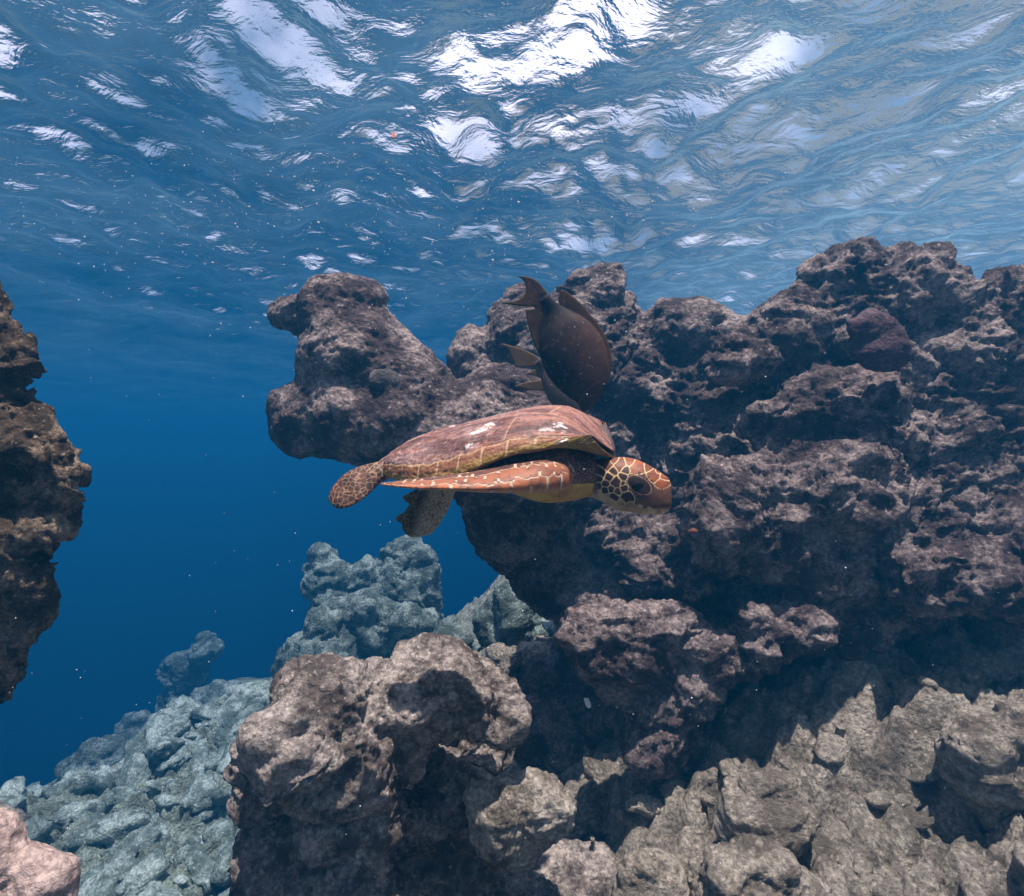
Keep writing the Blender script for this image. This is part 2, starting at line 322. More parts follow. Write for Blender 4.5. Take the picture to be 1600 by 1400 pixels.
boulder('coral_rock', [(-60,1265),(0,1256),(35,1262),(45,1285),(30,1310),(-60,1330)], 3.6, label='flat pale blue rock behind the pink boulder', seed=55, maxr=25, m=M_PALE, vox=.014, coarse=.03, big=.02, amp=.6)

# small rounded boulders on the right-hand floor
boulder('boulder', [(1118,1290),(1150,1225),(1200,1202),(1240,1210),(1268,1240),(1262,1300),(1200,1330),(1130,1330)], 1.62, M_PALE, 'pale knobbly boulder on the right hand floor below the reef wall', 61, maxr=50, vox=.009, big=.02, amp=.85)
boulder('boulder', [(965,1385),(975,1345),(1005,1330),(1040,1345),(1065,1390),(1050,1440),(970,1440)], 1.48, M_PALE, 'low pale boulder at the bottom edge, right of the central rocks', 62, maxr=40, vox=.008, big=.02, amp=.7)
boulder('boulder', [(1090,1400),(1105,1340),(1160,1325),(1240,1340),(1290,1400),(1300,1450),(1090,1450)], 1.42, M_PALE, 'pale pitted boulder at the bottom edge in front of the knobbly one', 63, maxr=50, vox=.008, big=.02, amp=.85)
boulder('boulder', [(1300,1180),(1330,1155),(1400,1150),(1470,1165),(1500,1200),(1420,1230),(1330,1220)], 2.0, M_SEA, 'smooth low silt covered boulder in the shade of the overhang', 64, maxr=35, vox=.012, big=.02, amp=.4)
boulder('boulder', [(1480,1180),(1500,1130),(1560,1080),(1640,1060),(1720,1100),(1720,1300),(1600,1300),(1500,1250)], 1.62, M_PALE, 'rough pale rock pile rising at the right edge below the overhang', 65, maxr=55, vox=.010, big=.03)

# ------------------------------------------------------------------ seafloor
def axis(a, lo, hi, b, step, g=1.13):
    core = list(np.arange(lo, hi, step)); s = step; up = []; x = core[-1]
    while x < b: s *= g; x += s; up.append(x)
    dn = []; s = step; x = core[0]
    while x > a: s *= g; x -= s; dn.append(x)
    return np.array(dn[::-1] + core + up)
gx = axis(-70, -3.6, 2.8, 70, .0125*Q, 1.08); gy = axis(-60, .8, 5.4, 90, .0125*Q, 1.05)
X, Y = np.meshgrid(gx, gy, indexing='ij'); x = X.ravel(); y = Y.ravel()
base = -2.55 + 1.25 * sstep(-.9, .9, x)
base += .35 * sstep(3.4, 4.8, y) * sstep(-1.9, -.9, x)                              # rises behind the central boulders
base += .42 * sstep(.9, 2.0, x) * sstep(3.2, 2.2, y) + .26 * sstep(.4, 1.1, x) * sstep(1.5, 2.2, y)
edge = 3.9 + 3.6 * sstep(-3.9, -1.7, x)                                            # reef edge, then the slope down
base -= .68 * np.log1p(np.exp(3.0 * (y - edge))) / 3.0 * sstep(60, 30, y) + 30 * sstep(30, 60, y) + 1.2 * sstep(-4.0, -7, x)
base = np.maximum(base, -24)
p3 = np.stack([x, y, np.zeros_like(x)], 1)
wp3 = p3 + .10 * np.stack([fbm(p3 * 3, 2, 77), fbm(p3 * 3, 2, 78), 0 * x], 1)
def dome(s_, sd_): return np.sqrt(np.clip(1 - (worley(wp3 * s_, sd_, True)[0] / .80) ** 2, 0, 1))
det = .20 * fbm(p3 * 1.3, 3, 71) + .32 * (dome(2.4, 72) - .7) * np.clip(.6 + fbm(p3 * .9, 2, 79), 0, 1.3)
det += .18 * (dome(5.5, 73) - .7) * np.clip(.6 + fbm(p3 * 1.7, 2, 80), 0, 1.4) + (.08 + .05 * sstep(0, .8, x)) * (dome(12, 74) - .7) + .035 * sstep(0, .8, x) * (dome(23, 84) - .7) + .014 * fbm(p3 * 30, 4, 75, .65)
det -= .05 * sstep(.36, .12, worley(wp3 * 13, 76, True)[0]) * sstep(-.3, .2, fbm(p3 * 2.3, 2, 81)); det += .02 * (.4 - worley(wp3 * 27, 82, True)[0])
z = base + det
me = grid_mesh('seafloor', np.stack([x, y, z], 1), len(gx), len(gy))
tag(mesh_obj('seafloor', me, M_SEA), kind='structure')
# loose coral rubble lying all over the floor
rs = np.random.RandomState(23); V0, F0 = ICO[3]; VV = []
def floor_z(a_, b_):
    i_ = np.clip(np.searchsorted(gx, a_), 0, len(gx) - 1); j_ = np.clip(np.searchsorted(gy, b_), 0, len(gy) - 1); return z.reshape(len(gx), len(gy))[i_, j_]
def strew(k_, x0, x1, y0, y1, r0, r1):
    for _ in range(k_):
        a_, b_ = rs.uniform(x0, x1), rs.uniform(y0, y1); r_ = r0 + (r1 - r0) * rs.rand() ** 2.2; rot = np.array(Matrix.Rotation(rs.uniform(0, 6.3), 3, 'Z') @ Matrix.Rotation(rs.normal(0, .35), 3, 'Y'))
        VV.append((V0 * np.array([1.0 + rs.rand() * .9, .75, .45 + .3 * rs.rand()]) * r_) @ rot.T + np.array([a_, b_, floor_z(a_, b_) + .15 * r_]))
def finish(name, m_):
    global VV
    A = np.concatenate(VV); nb = len(A) // len(V0); c_ = A.reshape(nb, -1, 3).mean(1).repeat(len(V0), 0); dr = A - c_
    k_ = 1 + .38 * fbm(A * 7, 2, 601) + .45 * (.5 - worley(A * 13, 602)[0]) + .25 * fbm(A * 28, 3, 603, .7)
    FF = (F0[None] + (np.arange(nb) * len(V0))[:, None, None]).reshape(-1, 3); VV = []
    tag(mesh_obj(name, raw_mesh(name, c_ + dr * np.clip(k_, .4, 1.7)[:, None], FF), m_), kind='stuff')
strew(560, -4.2, -.9, 1.6, 5.2, .03, .17); strew(110, -4.6, -1.5, 4.8, 7.5, .08, .28); strew(110, -1.6, .6, 3.2, 5.5, .04, .13); finish('coral_rubble', M_RUBB)
strew(300, .1, 2.6, .9, 2.7, .015, .065); finish('coral_gravel', M_SEA)
#@@SURF
# ------------------------------------------------------------------ water surface
gx = axis(-80, -4.5, 4.8, 80, .03, 1.05); gy = axis(-60, 1.2, 9, 90, .03, 1.05)
X, Y = np.meshgrid(gx, gy, indexing='ij'); x = X.ravel(); y = Y.ravel()
rs = np.random.RandomState(5); z = np.zeros_like(x)
wx = x + .25 * fbm(np.stack([x * .5, y * .5, 0 * x], 1), 2, 201); wy = y + .25 * fbm(np.stack([x * .5, y * .5, 0 * x + 9], 1), 2, 202)
main = R(35)                                       # travel direction of the chop (from +X)
for k in range(46):
    lam = .27 * (1.08 ** k)
    a = main + rs.normal(0, .85); kk = 2 * math.pi / lam
    amp = .0115 * lam / (1 + (lam / 2.0) ** 2)
    ph = kk * (wx * math.cos(a) + wy * math.sin(a)) + rs.rand() * 6.28
    z += amp * (np.sin(ph) + .25 * np.sin(2 * ph + 1.2))
pn = np.stack([x, y, 0 * x], 1)
z += .040 * fbm(pn * np.array([1.3, 1.9, 1]), 4, 211, .45)
me = grid_mesh('water_surface', np.stack([x, y, SURF + z], 1), len(gx), len(gy))
m, t, out = mat('water_surface')
tc = N(t, 'ShaderNodeTexCoord'); mp = N(t, 'ShaderNodeMapping'); mp.inputs['Rotation'].default_value = (0, 0, R(50)); mp.inputs['Scale'].default_value = (1, 1.25, 1)
t.links.new(tc.outputs['Object'], mp.inputs[0])
n1 = N(t, 'ShaderNodeTexNoise', Scale=4.6, Detail=5, Roughness=.52, Distortion=.6); t.links.new(mp.outputs[0], n1.inputs['Vector'])
n2 = N(t, 'ShaderNodeTexNoise', Scale=22, Detail=3, Roughness=.55, Distortion=.4); t.links.new(mp.outputs[0], n2.inputs['Vector'])
ad = N(t, 'ShaderNodeMath', operation='MULTIPLY_ADD'); t.links.new(n2.outputs[0], ad.inputs[0]); ad.inputs[1].default_value = .10; t.links.new(n1.outputs[0], ad.inputs[2])
bp = N(t, 'ShaderNodeBump', Strength=1.0, Distance=.036); t.links.new(ad.outputs[0], bp.inputs['Height'])
fr = N(t, 'ShaderNodeFresnel', IOR=1.333); t.links.new(bp.outputs[0], fr.inputs['Normal'])
tr = N(t, 'ShaderNodeBsdfTransparent'); gl = N(t, 'ShaderNodeBsdfGlossy', Roughness=.07); t.links.new(bp.outputs[0], gl.inputs['Normal'])
mx = N(t, 'ShaderNodeMixShader'); t.links.new(fr.outputs[0], mx.inputs[0]); t.links.new(tr.outputs[0], mx.inputs[1]); t.links.new(gl.outputs[0], mx.inputs[2])
tl = N(t, 'ShaderNodeBsdfTranslucent', Color=(.50, .80, .98, 1)); nb = N(t, 'ShaderNodeTexNoise', Scale=.55, Detail=4, Roughness=.6); t.links.new(tc.outputs['Object'], nb.inputs['Vector'])
mf = N(t, 'ShaderNodeMixShader'); sx = N(t, 'ShaderNodeSeparateXYZ'); t.links.new(tc.outputs['Object'], sx.inputs[0]); ge = N(t, 'ShaderNodeMapRange'); t.links.new(sx.outputs[0], ge.inputs[0])
for k_, v_ in ((1, 0.2), (2, 3.2), (3, 0.0), (4, .07)): ge.inputs[k_].default_value = v_                        # added surface glow grows towards the right, above the reef
af = N(t, 'ShaderNodeMath', operation='ADD'); t.links.new(ramp(t, nb.outputs[0], [(.35, .004), (.65, .035)]), af.inputs[0]); t.links.new(ge.outputs[0], af.inputs[1]); t.links.new(af.outputs[0], mf.inputs[0]); t.links.new(mx.outputs[0], mf.inputs[1]); t.links.new(tl.outputs[0], mf.inputs[2])   # translucent share mixed in as a painted glow to brighten the surface
t.links.new(mf.outputs[0], out.inputs[0])
tag(mesh_obj('water_surface', me, m), kind='structure')

# ------------------------------------------------------------------ the water itself
bm = bmesh.new(); bmesh.ops.create_cube(bm, size=1, matrix=Matrix.Translation((0, 15, (SURF + .5 - 30) / 2)) @ Matrix.Diagonal((260, 260, 30 + SURF + .5, 1)))
me = bpy.data.meshes.new('haze'); bm.to_mesh(me); bm.free()
m, t, out = mat('haze')
pv = N(t, 'ShaderNodeVolumePrincipled'); pv.inputs['Density'].default_value = .165
pv.inputs['Color'].default_value = (.004, .092, .212, 1); pv.inputs['Absorption Color'].default_value = (.12, .22, .44, 1)
pv.inputs['Anisotropy'].default_value = .2
t.links.new(pv.outputs[0], out.inputs['Volume'])
o = mesh_obj('haze', me, m); tag(o, kind='stuff'); me.polygons.foreach_set('use_smooth', np.zeros(6, bool))

# ------------------------------------------------------------------ animals: shared tools
def catmull(A, sub):
    A = np.asarray(A, float); n = len(A); out = []
    for k in range(n - 1):
        p0, p1, p2, p3 = A[max(k - 1, 0)], A[k], A[k + 1], A[min(k + 2, n - 1)]
        for q in range(sub):
            u = q / sub; out.append(.5 * (2 * p1 + (p2 - p0) * u + (2 * p0 - 5 * p1 + 4 * p2 - p3) * u * u + (3 * p1 - p0 - 3 * p2 + p3) * u ** 3))
    out.append(A[-1]); return np.array(out)
def loft(secs, sub=6, n=32, e=1.0):
    """closed tube through sections (centre, half axis a, half axis b); returns verts, tris and the dense sections"""
    S = catmull([[*c, *a, *b] for c, a, b in secs], sub); th = np.linspace(0, 2 * np.pi, n, endpoint=False)
    ca = np.sign(np.cos(th)) * np.abs(np.cos(th)) ** e; sa = np.sign(np.sin(th)) * np.abs(np.sin(th)) ** e
    V = (S[:, None, 0:3] + S[:, None, 3:6] * ca[None, :, None] + S[:, None, 6:9] * sa[None, :, None]).reshape(-1, 3)
    a = np.arange(len(S) * n).reshape(len(S), n); b = np.roll(a, -1, 1); T = []
    T += [np.stack([a[:-1], b[:-1], b[1:]], -1).reshape(-1, 3), np.stack([a[:-1], b[1:], a[1:]], -1).reshape(-1, 3)]
    V = np.concatenate([V, S[:1, :3], S[-1:, :3]]); c0, c1 = len(V) - 2, len(V) - 1
    T += [np.stack([b[0], a[0], np.full(n, c0)], -1), np.stack([a[-1], b[-1], np.full(n, c1)], -1)]
    return V, np.concatenate(T), S
def join(parts):
    V, F, o = [], [], 0
    for v, f in parts: V.append(v); F.append(f + o); o += len(v)
    return np.concatenate(V), np.concatenate(F)
def plate(pts, d0, th, dd=None):
    """outline in photo px at distance d0 -> flat solid of thickness th (a fin)"""
    bm = bmesh.new(); fr_, bk = [], []
    for k, (px, py) in enumerate(pts):
        d = d0 + (dd[k] if dd else 0); c = P(px, py, d)
        fr_.append(bm.verts.new(c - Vector((0, th / 2, 0)))); bk.append(bm.verts.new(c + Vector((0, th / 2, 0))))
    bm.faces.new(fr_); bm.faces.new(bk[::-1]); n = len(pts)
    for k in range(n): bm.faces.new((fr_[k], bk[k], bk[(k + 1) % n], fr_[(k + 1) % n]))
    bmesh.ops.recalc_face_normals(bm, faces=bm.faces); bmesh.ops.triangulate(bm, faces=bm.faces)
    bm.verts.index_update(); V = np.array([v.co[:] for v in bm.verts]); F = np.array([[v.index for v in f.verts] for f in bm.faces]); bm.free(); return V, F
def cells(q, seeds):
    """weighted cell pattern: seeds (x, y, size) -> relative distance to the seam, nearest seed"""
    S = np.asarray(seeds, float); f1 = np.full(len(q), 1e9); f2 = f1.copy(); idx = np.zeros(len(q), int)
    for k in range(len(S)):
        d = np.hypot(q[:, 0] - S[k, 0], q[:, 1] - S[k, 1]) / S[k, 2]
        c = d < f1; f2 = np.where(c, f1, np.minimum(f2, d)); idx = np.where(c, k, idx); f1 = np.where(c, d, f1)
    return f2 - f1, idx
def mixn(a, b, f):
    f = np.asarray(f)[:, None]; return np.asarray(a) * (1 - f) + np.asarray(b) * f
def pix(co):
    return np.stack([co[:, 0] / co[:, 1] * FPX + 800, 700 - co[:, 2] / co[:, 1] * FPX], 1)
def skin_mat(name, rough=.55, ns=90, bump=.25, spec=.3, var=.35):
    m, t, out = mat(name); a = N(t, 'ShaderNodeAttribute'); a.attribute_name = 'col'
    tc = N(t, 'ShaderNodeTexCoord'); n = N(t, 'ShaderNodeTexNoise', Scale=ns, Detail=5, Roughness=.65); t.links.new(tc.outputs['Object'], n.inputs['Vector'])
    b = N(t, 'ShaderNodeBsdfPrincipled', Roughness=rough); b.inputs['Specular IOR Level'].default_value = spec
    t.links.new(mixc(t, var, a.outputs['Color'], ramp(t, n.outputs[0], [(.3, .25), (.5, .8), (.7, 1.0)]), 'MULTIPLY'), b.inputs['Base Color'])
    bp = N(t, 'ShaderNodeBump', Strength=bump, Distance=.004); t.links.new(n.outputs[0], bp.inputs['Height']); t.links.new(bp.outputs[0], b.inputs['Normal'])
    t.links.new(b.outputs[0], out.inputs[0]); return m
def plain(name, col, rough=.5, spec=.5):
    m, t, out = mat(name); b = N(t, 'ShaderNodeBsdfPrincipled', Roughness=rough); b.inputs['Base Color'].default_value = (*col, 1)
    n = N(t, 'ShaderNodeTexNoise', Scale=120, Detail=2); t.links.new(mixc(t, .3, (*col, 1), ramp(t, n.outputs[0], [(.3, .4), (.6, 1)]), 'MULTIPLY'), b.inputs['Base Color'])
    b.inputs['Specular IOR Level'].default_value = spec; t.links.new(b.outputs[0], out.inputs[0]); return m
M_SKIN = skin_mat('turtle_skin'); M_SHELL = skin_mat('turtle_shell', .5, 150, .6, .3, .75)
M_EYE = plain('wet_dark_eye', (.004, .003, .003), .22, .3)
M_FISH = skin_mat('fish_skin', .6, 140, .12, .12, .4)

# ------------------------------------------------------------------ the turtle
D0 = 1.25
def T(px, py, dy=0.): return np.array(P(px, py, D0 + dy))
def sec(px, py, dy, a, b): return (T(px, py, dy), np.array(a, float), np.array(b, float))
px_m = D0 / FPX
turtle = bpy.data.objects.new('sea_turtle', None); COL.objects.link(turtle); turtle.location = P(770, 740, D0)
tag(turtle, 'brown sea turtle with orange scaled head and flippers, gliding to the right', 'turtle')
yaw = R(20); fw = np.array([math.cos(yaw), -math.sin(yaw), 0]); lat = np.array([math.sin(yaw), math.cos(yaw), 0]); upv = np.array([0, 0, 1.])
def hs(px, py, dy, hw, hh, tilt=0.):                  # head, neck: cross-section across the heading
    s = (D0 + dy) / FPX; return (T(px, py, dy), lat * hw * s, (upv * math.cos(tilt) + fw * math.sin(tilt)) * hh * s)
neck = [hs(840, 728, -.03, 70, 30), hs(872, 722, -.05, 50, 34), hs(895, 728, -.065, 36, 42), hs(915, 737, -.075, 33, 38), hs(933, 746, -.085, 30, 33)]
head = [hs(920, 748, -.08, 16, 20), hs(930, 748, -.085, 26, 29), hs(945, 751, -.09, 32, 35), hs(965, 755, -.10, 37, 41), hs(985, 757.5, -.105, 38, 42), hs(1004, 762.5, -.115, 35, 40.5),
        hs(1021, 767.5, -.12, 29, 36.5), hs(1035, 771.5, -.125, 21, 31.5), hs(1044, 772.5, -.128, 14, 26), hs(1049, 774, -.13, 7, 17)]
def ts(px, pt, pb, hw, dy=None):                      # torso
    dy = -math.tan(yaw) * (px - 770) * px_m if dy is None else dy; s = (D0 + dy) / FPX
    return (T(px, (pt + pb) / 2, dy), lat * hw, upv * (pb - pt) / 2 * s)
torso = [ts(604, 728, 742, .02), ts(625, 715, 748, .06), ts(680, 705, 752, .12), ts(740, 700, 757, .155), ts(800, 690, 766, .16), ts(850, 688, 783, .15), ts(880, 690, 784, .125), ts(905, 700, 780, .09), ts(930, 720, 772, .045), ts(942, 735, 765, .02)]
def fs(px, py, dy, hh, chord, tilt, sweep=0):           # flipper section: chord runs away from the viewer and up
    s = (D0 + dy) / FPX; t_ = R(tilt)
    return (T(px, py, dy), np.array([sweep * chord, math.cos(t_) * chord, math.sin(t_) * chord]), np.array([0, -math.sin(t_), math.cos(t_)]) * hh * s)
flip = [fs(878, 728, -.06, 16, .03, 10), fs(886, 736, -.13, 18, .035, 12), fs(886, 741, -.165, 19, .040, 14), fs(872, 742, -.195, 22, .048, 16), fs(848, 743, -.22, 23.5, .052, 17), fs(815, 746, -.235, 21, .054, 16), fs(780, 749, -.245, 16, .055, 14), fs(740, 752, -.25, 11.5, .052, 12),
        fs(700, 753.5, -.25, 8.5, .046, 10), fs(665, 755, -.245, 6.2, .04, 9), fs(635, 755.5, -.24, 4.6, .03, 8), fs(612, 756, -.235, 3.2, .019, 6), fs(594, 756, -.23, 1.6, .006, 6)]
flip2 = [(T(860, 728, .08), np.array([.0, .04, .01]), np.array([0, 0, .028])), (T(815, 726, .15), np.array([.03, .03, .01]), np.array([0, 0, .024])), (T(765, 722, .20), np.array([.045, .025, .01]), np.array([0, 0, .018])),
         (T(710, 720, .235), np.array([.04, .03, .005]), np.array([0, 0, .012])), (T(665, 722, .255), np.array([.02, .03, 0]), np.array([0, 0, .008])), (T(630, 726, .26), np.array([.005, .01, 0]), np.array([0, 0, .003]))]
def ws(px, py, dy, hw, ang, th):                        # hind flipper: broad side to the viewer, ang = direction of its width in the picture
    s = (D0 + dy) / FPX; a_ = R(ang); return (T(px, py, dy), np.array([math.cos(a_), -.35, math.sin(a_)]) * hw * s, np.array([0, th, 0]))
hindA = [ws(640, 728, -.0, 14, -70, .02), ws(612, 733, -.01, 15, -75, .016), ws(590, 738, -.02, 17, -65, .013), ws(571, 748, -.03, 23, -55, .010), ws(554, 759, -.04, 26, -50, .008), ws(539, 771, -.045, 24, -45, .007), ws(527, 781, -.05, 19, -42, .006), ws(519, 788, -.05, 10, -40, .004)]
hindB = [ws(705, 735, .08, 20, -35, .02), ws(693, 755, .09, 23, -32, .015), ws(680, 778, .10, 27, -30, .012), ws(667, 797, .105, 29, -28, .009), ws(657, 812, .11, 29, -24, .008), ws(650, 825, .11, 26, -18, .006), ws(646, 834, .11, 17, -10, .005), ws(645, 839, .11, 7, -5, .003)]
shoulder = [ts(730, 722, 742, .05, -.10), ts(770, 712, 748, .07, -.115), ts(810, 703, 752, .075, -.125), ts(850, 698, 760, .07, -.13), ts(880, 700, 762, .06, -.12), ts(900, 706, 764, .05, -.09), ts(918, 715, 764, .03, -.07)]
tail = [ws(625, 730, .03, 9, 80, .012), ws(600, 733, .03, 8, 80, .010), ws(588, 738, .03, 5, 80, .006), ws(580, 741, .03, 2, 80, .003)]
limbs = {'torso': torso, 'shoulder': shoulder, 'neck': neck, 'head': head, 'flip': flip, 'flip2': flip2, 'hindA': hindA, 'hindB': hindB, 'tail': tail}
parts, dense = [], {}
for k, sc_ in limbs.items():
    v, f, S = loft(sc_, 8, 36, .85 if k == 'head' else 1.0); parts.append((v, f)); dense[k] = S
# brow over the eye, cheek, beak, spurs on the hind flippers
def ball(px, py, dy, rx, ry, rz): V0, F0 = ICO[2]; s = (D0 + dy) / FPX; return V0 * np.array([rx, ry, rz]) * s + T(px, py, dy), F0
parts += [ball(1002, 743, -.142, 18, 6, 5), ball(985, 774, -.135, 20, 10, 14), ball(893, 755, -.09, 22, 22, 20)]
v, f = plate([(655, 762), (629, 776), (634, 784), (650, 792)], D0 + .1, .008); parts.append((v, f))
v, f = plate([(640, 795), (617, 809), (622, 815), (640, 822)], D0 + .105, .008); parts.append((v, f))
v, f = plate([(540, 756), (521, 768), (523, 775), (540, 785)], D0 - .04, .007); parts.append((v, f))
V, F = join(parts)
me = remesh(raw_mesh('turtle_body', V, F), .0017 * (Q if Q > 1 else 1))
co, no = co_no(me)
sm = bpy.data.objects.new('tmp', me); COL.objects.link(sm)
md = sm.modifiers.new('s', 'SMOOTH'); md.factor = .5; md.iterations = 6
me2 = bpy.data.meshes.new_from_object(sm.evaluated_get(bpy.context.evaluated_depsgraph_get())); bpy.data.objects.remove(sm); me = me2
co, no = co_no(me); n = len(co)
best = np.full(n, 1e9); zone = np.zeros(n, int); al = np.zeros(n); ca = np.zeros(n); cb = np.zeros(n); lav = np.ones(n); lbv = np.ones(n); keys = list(limbs)
for zi, k in enumerate(keys):
    S = dense[k]; arc = np.concatenate([[0], np.cumsum(np.linalg.norm(np.diff(S[:, :3], axis=0), axis=1))])
    for j_ in range(len(S)):
        d = co - S[j_, :3]; la = np.linalg.norm(S[j_, 3:6]); lb = np.linalg.norm(S[j_, 6:9])
        ah, bh = S[j_, 3:6] / la, S[j_, 6:9] / lb
        qa = d @ ah; qb = d @ bh; qx = np.linalg.norm(d - qa[:, None] * ah - qb[:, None] * bh, axis=1)
        e = np.sqrt((qa / la) ** 2 + (qb / lb) ** 2 + (qx / .012) ** 2) + (.12 if k == 'neck' else 0) - (.1 if k.startswith('flip') else 0)
        c = e < best; best = np.where(c, e, best); zone = np.where(c, zi, zone); al = np.where(c, arc[j_], al); ca = np.where(c, qa, ca); cb = np.where(c, qb, cb); lav = np.where(c, la, lav); lbv = np.where(c, lb, lbv)
px_ = pix(co); col = np.zeros((n, 3)); hgt = np.zeros(n)
Z = {k: zone == i for i, k in enumerate(keys)}
nz1 = fbm(co * 30, 3, 301); nz2 = fbm(co * 90, 2, 302)
cream = (.72, .58, .42); dark = (.045, .022, .022); orange = (.29, .082, .03)
rr = random.Random(7)
# neck and soft skin: fine creased leather
f1, f2 = worley(co * np.array([120, 120, 190]), 311)
base = mixn((.09, .04, .04), (.34, .19, .13), sstep(.25, .05, f2 - f1) * .7 + .2 * nz1)
base = mixn(base, (.50, .36, .16), sstep(-.35, -.85, no[:, 2]) * .8)
col[:] = base
# plastron
m_ = Z['torso'] & (co[:, 2] < P(0, 752, 1.2).z)
pl = mixn((.52, .37, .09), (.36, .20, .06), np.clip(.5 + nz1, 0, 1)); e = np.abs(((px_[:, 0] - 700) / 58) % 1 - .5)
pl = mixn(pl, (.12, .05, .03), sstep(.485, .497, e) * .8); col[m_] = pl[m_]
# head
ph = px_
topseeds = [(996, 730, 1.3, 1), (969, 726, 1.1, .45), (950, 728, .9, .25), (1022, 742, 1.15, 1), (1034, 756, 1.0, .9), (1038, 744, .8, .8), (1014, 729, .9, .8), (1028, 736, .6, .8), (984, 720, .9, .7), (960, 718, .8, .4)]
cheek = [(977, 734, .8, 0), (957, 736, .9, 0), (952, 744, .9, 0), (941, 739, .8, 0), (973, 745, .8, 0), (963, 753, 1.05, 0), (976, 763, .85, 0), (981, 775, 1.15, 0), (965, 768, .75, 0), (955, 764, .7, 0), (946, 756, .75, 0), (945, 766, .8, 0), (960, 776, .8, 0), (973, 755, .5, 0), (936, 748, .7, 0), (935, 760, .7, 0)]
low = [(x_, y_, .6, 2) for x_, y_ in [(946, 776), (955, 784), (970, 786), (985, 789), (968, 794), (1000, 793), (985, 798), (1015, 797), (936, 770), (1030, 800)]]
eyes = [(997, 758, 1.9, 3), (1012, 765, 1.2, 3), (1025, 780, 1.9, 4), (1042, 775, 1.3, 4), (1006, 782, 1.2, 4), (1040, 792, 1.4, 4)]
hsd = topseeds + cheek + low + eyes; kind = np.array([s_[3] for s_ in hsd])
ed, ix = cells(ph, [(a_, b_, c_) for a_, b_, c_, _ in hsd]); kd = kind[ix]
hc = mixn(dark, orange, np.where(kd <= 1, kd, 0)); hc = mixn(hc, (.03, .015, .02), sstep(.0, -.5, nz1) * .4)
hc = np.where((kd == 2)[:, None], mixn((.50, .38, .24), (.26, .15, .09), np.clip(.5 + nz1, 0, 1)), hc)
er = np.hypot((ph[:, 0] - 999) * 1.0 - (ph[:, 1] - 758) * .25, (ph[:, 1] - 758) * 1.25 + (ph[:, 0] - 999) * -.25)
lidc = mixn((.025, .014, .015), (.26, .14, .09), sstep(-.2, .8, np.sin(er * 1.15)) * sstep(13, 17, er)); hc = np.where(((kd == 3) | (er < 17))[:, None], lidc, hc)
bead = sstep(4.5, 3, np.abs(er - 23)) * (ph[:, 1] < 757) * (ph[:, 0] > 992) * sstep(-.2, .4, np.sin(np.arctan2(ph[:, 1] - 758, ph[:, 0] - 999) * 15)); hc = mixn(hc, (.03, .015, .02), bead)
beak = mixn((.14, .062, .04), (.05, .03, .03), sstep(785, 776, ph[:, 1]) * sstep(1030, 1010, ph[:, 0])); beak = mixn(beak, (.52, .38, .22), sstep(793, 799, ph[:, 1]))
beak = mixn(beak, (.03, .015, .012), sstep(1.6, .5, np.abs(ph[:, 1] - 792 + .10 * (ph[:, 0] - 1020))) * sstep(998, 1006, ph[:, 0]) * .8); hc = np.where((kd == 4)[:, None], beak, hc)
seamw = np.where(kd == 0, 1.9, np.where(kd < 2, 1.1, .7)); seam = sstep(seamw * 1.25, seamw * .7, ed) * np.where((kd >= 3) | (er < 18), 0, 1) * np.where(kd == 2, .5, 1)
hc = mixn(hc, (.70, .50, .25), seam)
m_ = Z['head']; fade = sstep(928, 938, ph[:, 0]); col[m_] = mixn(col, hc, fade)[m_]; hgt[m_] = (-seam * .0006)[m_]
# flippers
def flipper(zk, lead, palef, small=.010, dirc=-1, big=.030, rr_=.022, cdark=dark, seamf=.9):
    """big plates along the leading edge, a middle row, small dark scales behind; coordinates run along and around the limb"""
    m_ = Z[zk]; S = dense[zk]; L_ = np.linalg.norm(np.diff(S[:, :3], axis=0), axis=1).sum()
    psi = np.arctan2((cb / np.maximum(lbv, 1e-4))[m_], (-dirc * ca / np.maximum(lav, 1e-4))[m_]); psi = np.where(psi < -.5 * math.pi, psi + 2 * math.pi, psi)   # pi = leading edge
    q = np.stack([al[m_] + .006 * fbm(co[m_] * 28, 2, 341), (psi - math.pi) * rr_ + .006 * fbm(co[m_] * 28, 2, 342)], 1); sd_ = []
    def row(y_, st_, sz, kd_, x0=0.):
        x_ = x0
        while x_ < L_: sd_.append((x_, y_ + rr.uniform(-.001, .001), sz, kd_)); x_ += st_ * (.82 + .36 * rr.random())
    row(.2 * rr_, big * 1.15, 1.45, 1); row(-1.0 * rr_, big * .6, .85, .7, .01); row(-1.75 * rr_, big * .5, .8, .25); row(1.25 * rr_, big * .8, 1.0, .9, .006); row(2.2 * rr_, big * .6, .9, .6)
    row(-2.4 * rr_, small, .62, .1); row(-2.95 * rr_, small, .6, .1); row(-3.5 * rr_, small, .6, .1); row(3.0 * rr_, small, .6, .3)
    kk = np.array([a_[3] for a_ in sd_]); ed, ix = cells(q, [a_[:3] for a_ in sd_])
    c_ = mixn(cdark, lead, kk[ix] * sstep(.0005, .0045, ed) * np.clip(.9 + nz1[m_] * .8, 0, 1)); seam = sstep(.0020, .0009, ed)
    c_ = mixn(c_, palef, seam * seamf); under = sstep(-.3, -.9, no[m_, 2])[:, None]
    col[m_] = c_ * (1 - .45 * under) + np.array([.50, .38, .24]) * .45 * under; h_ = np.zeros(n); h_[m_] = -seam * .0007; return h_
hgt += flipper('flip', (.38, .13, .058), (.56, .41, .29)); hgt += flipper('flip2', (.38, .13, .058), (.58, .43, .30))
m_ = Z['hindA']; f_, i_ = worley(co * np.array([92, 60, 92]), 334); bl2 = sstep(.13, .03, i_ - f_)
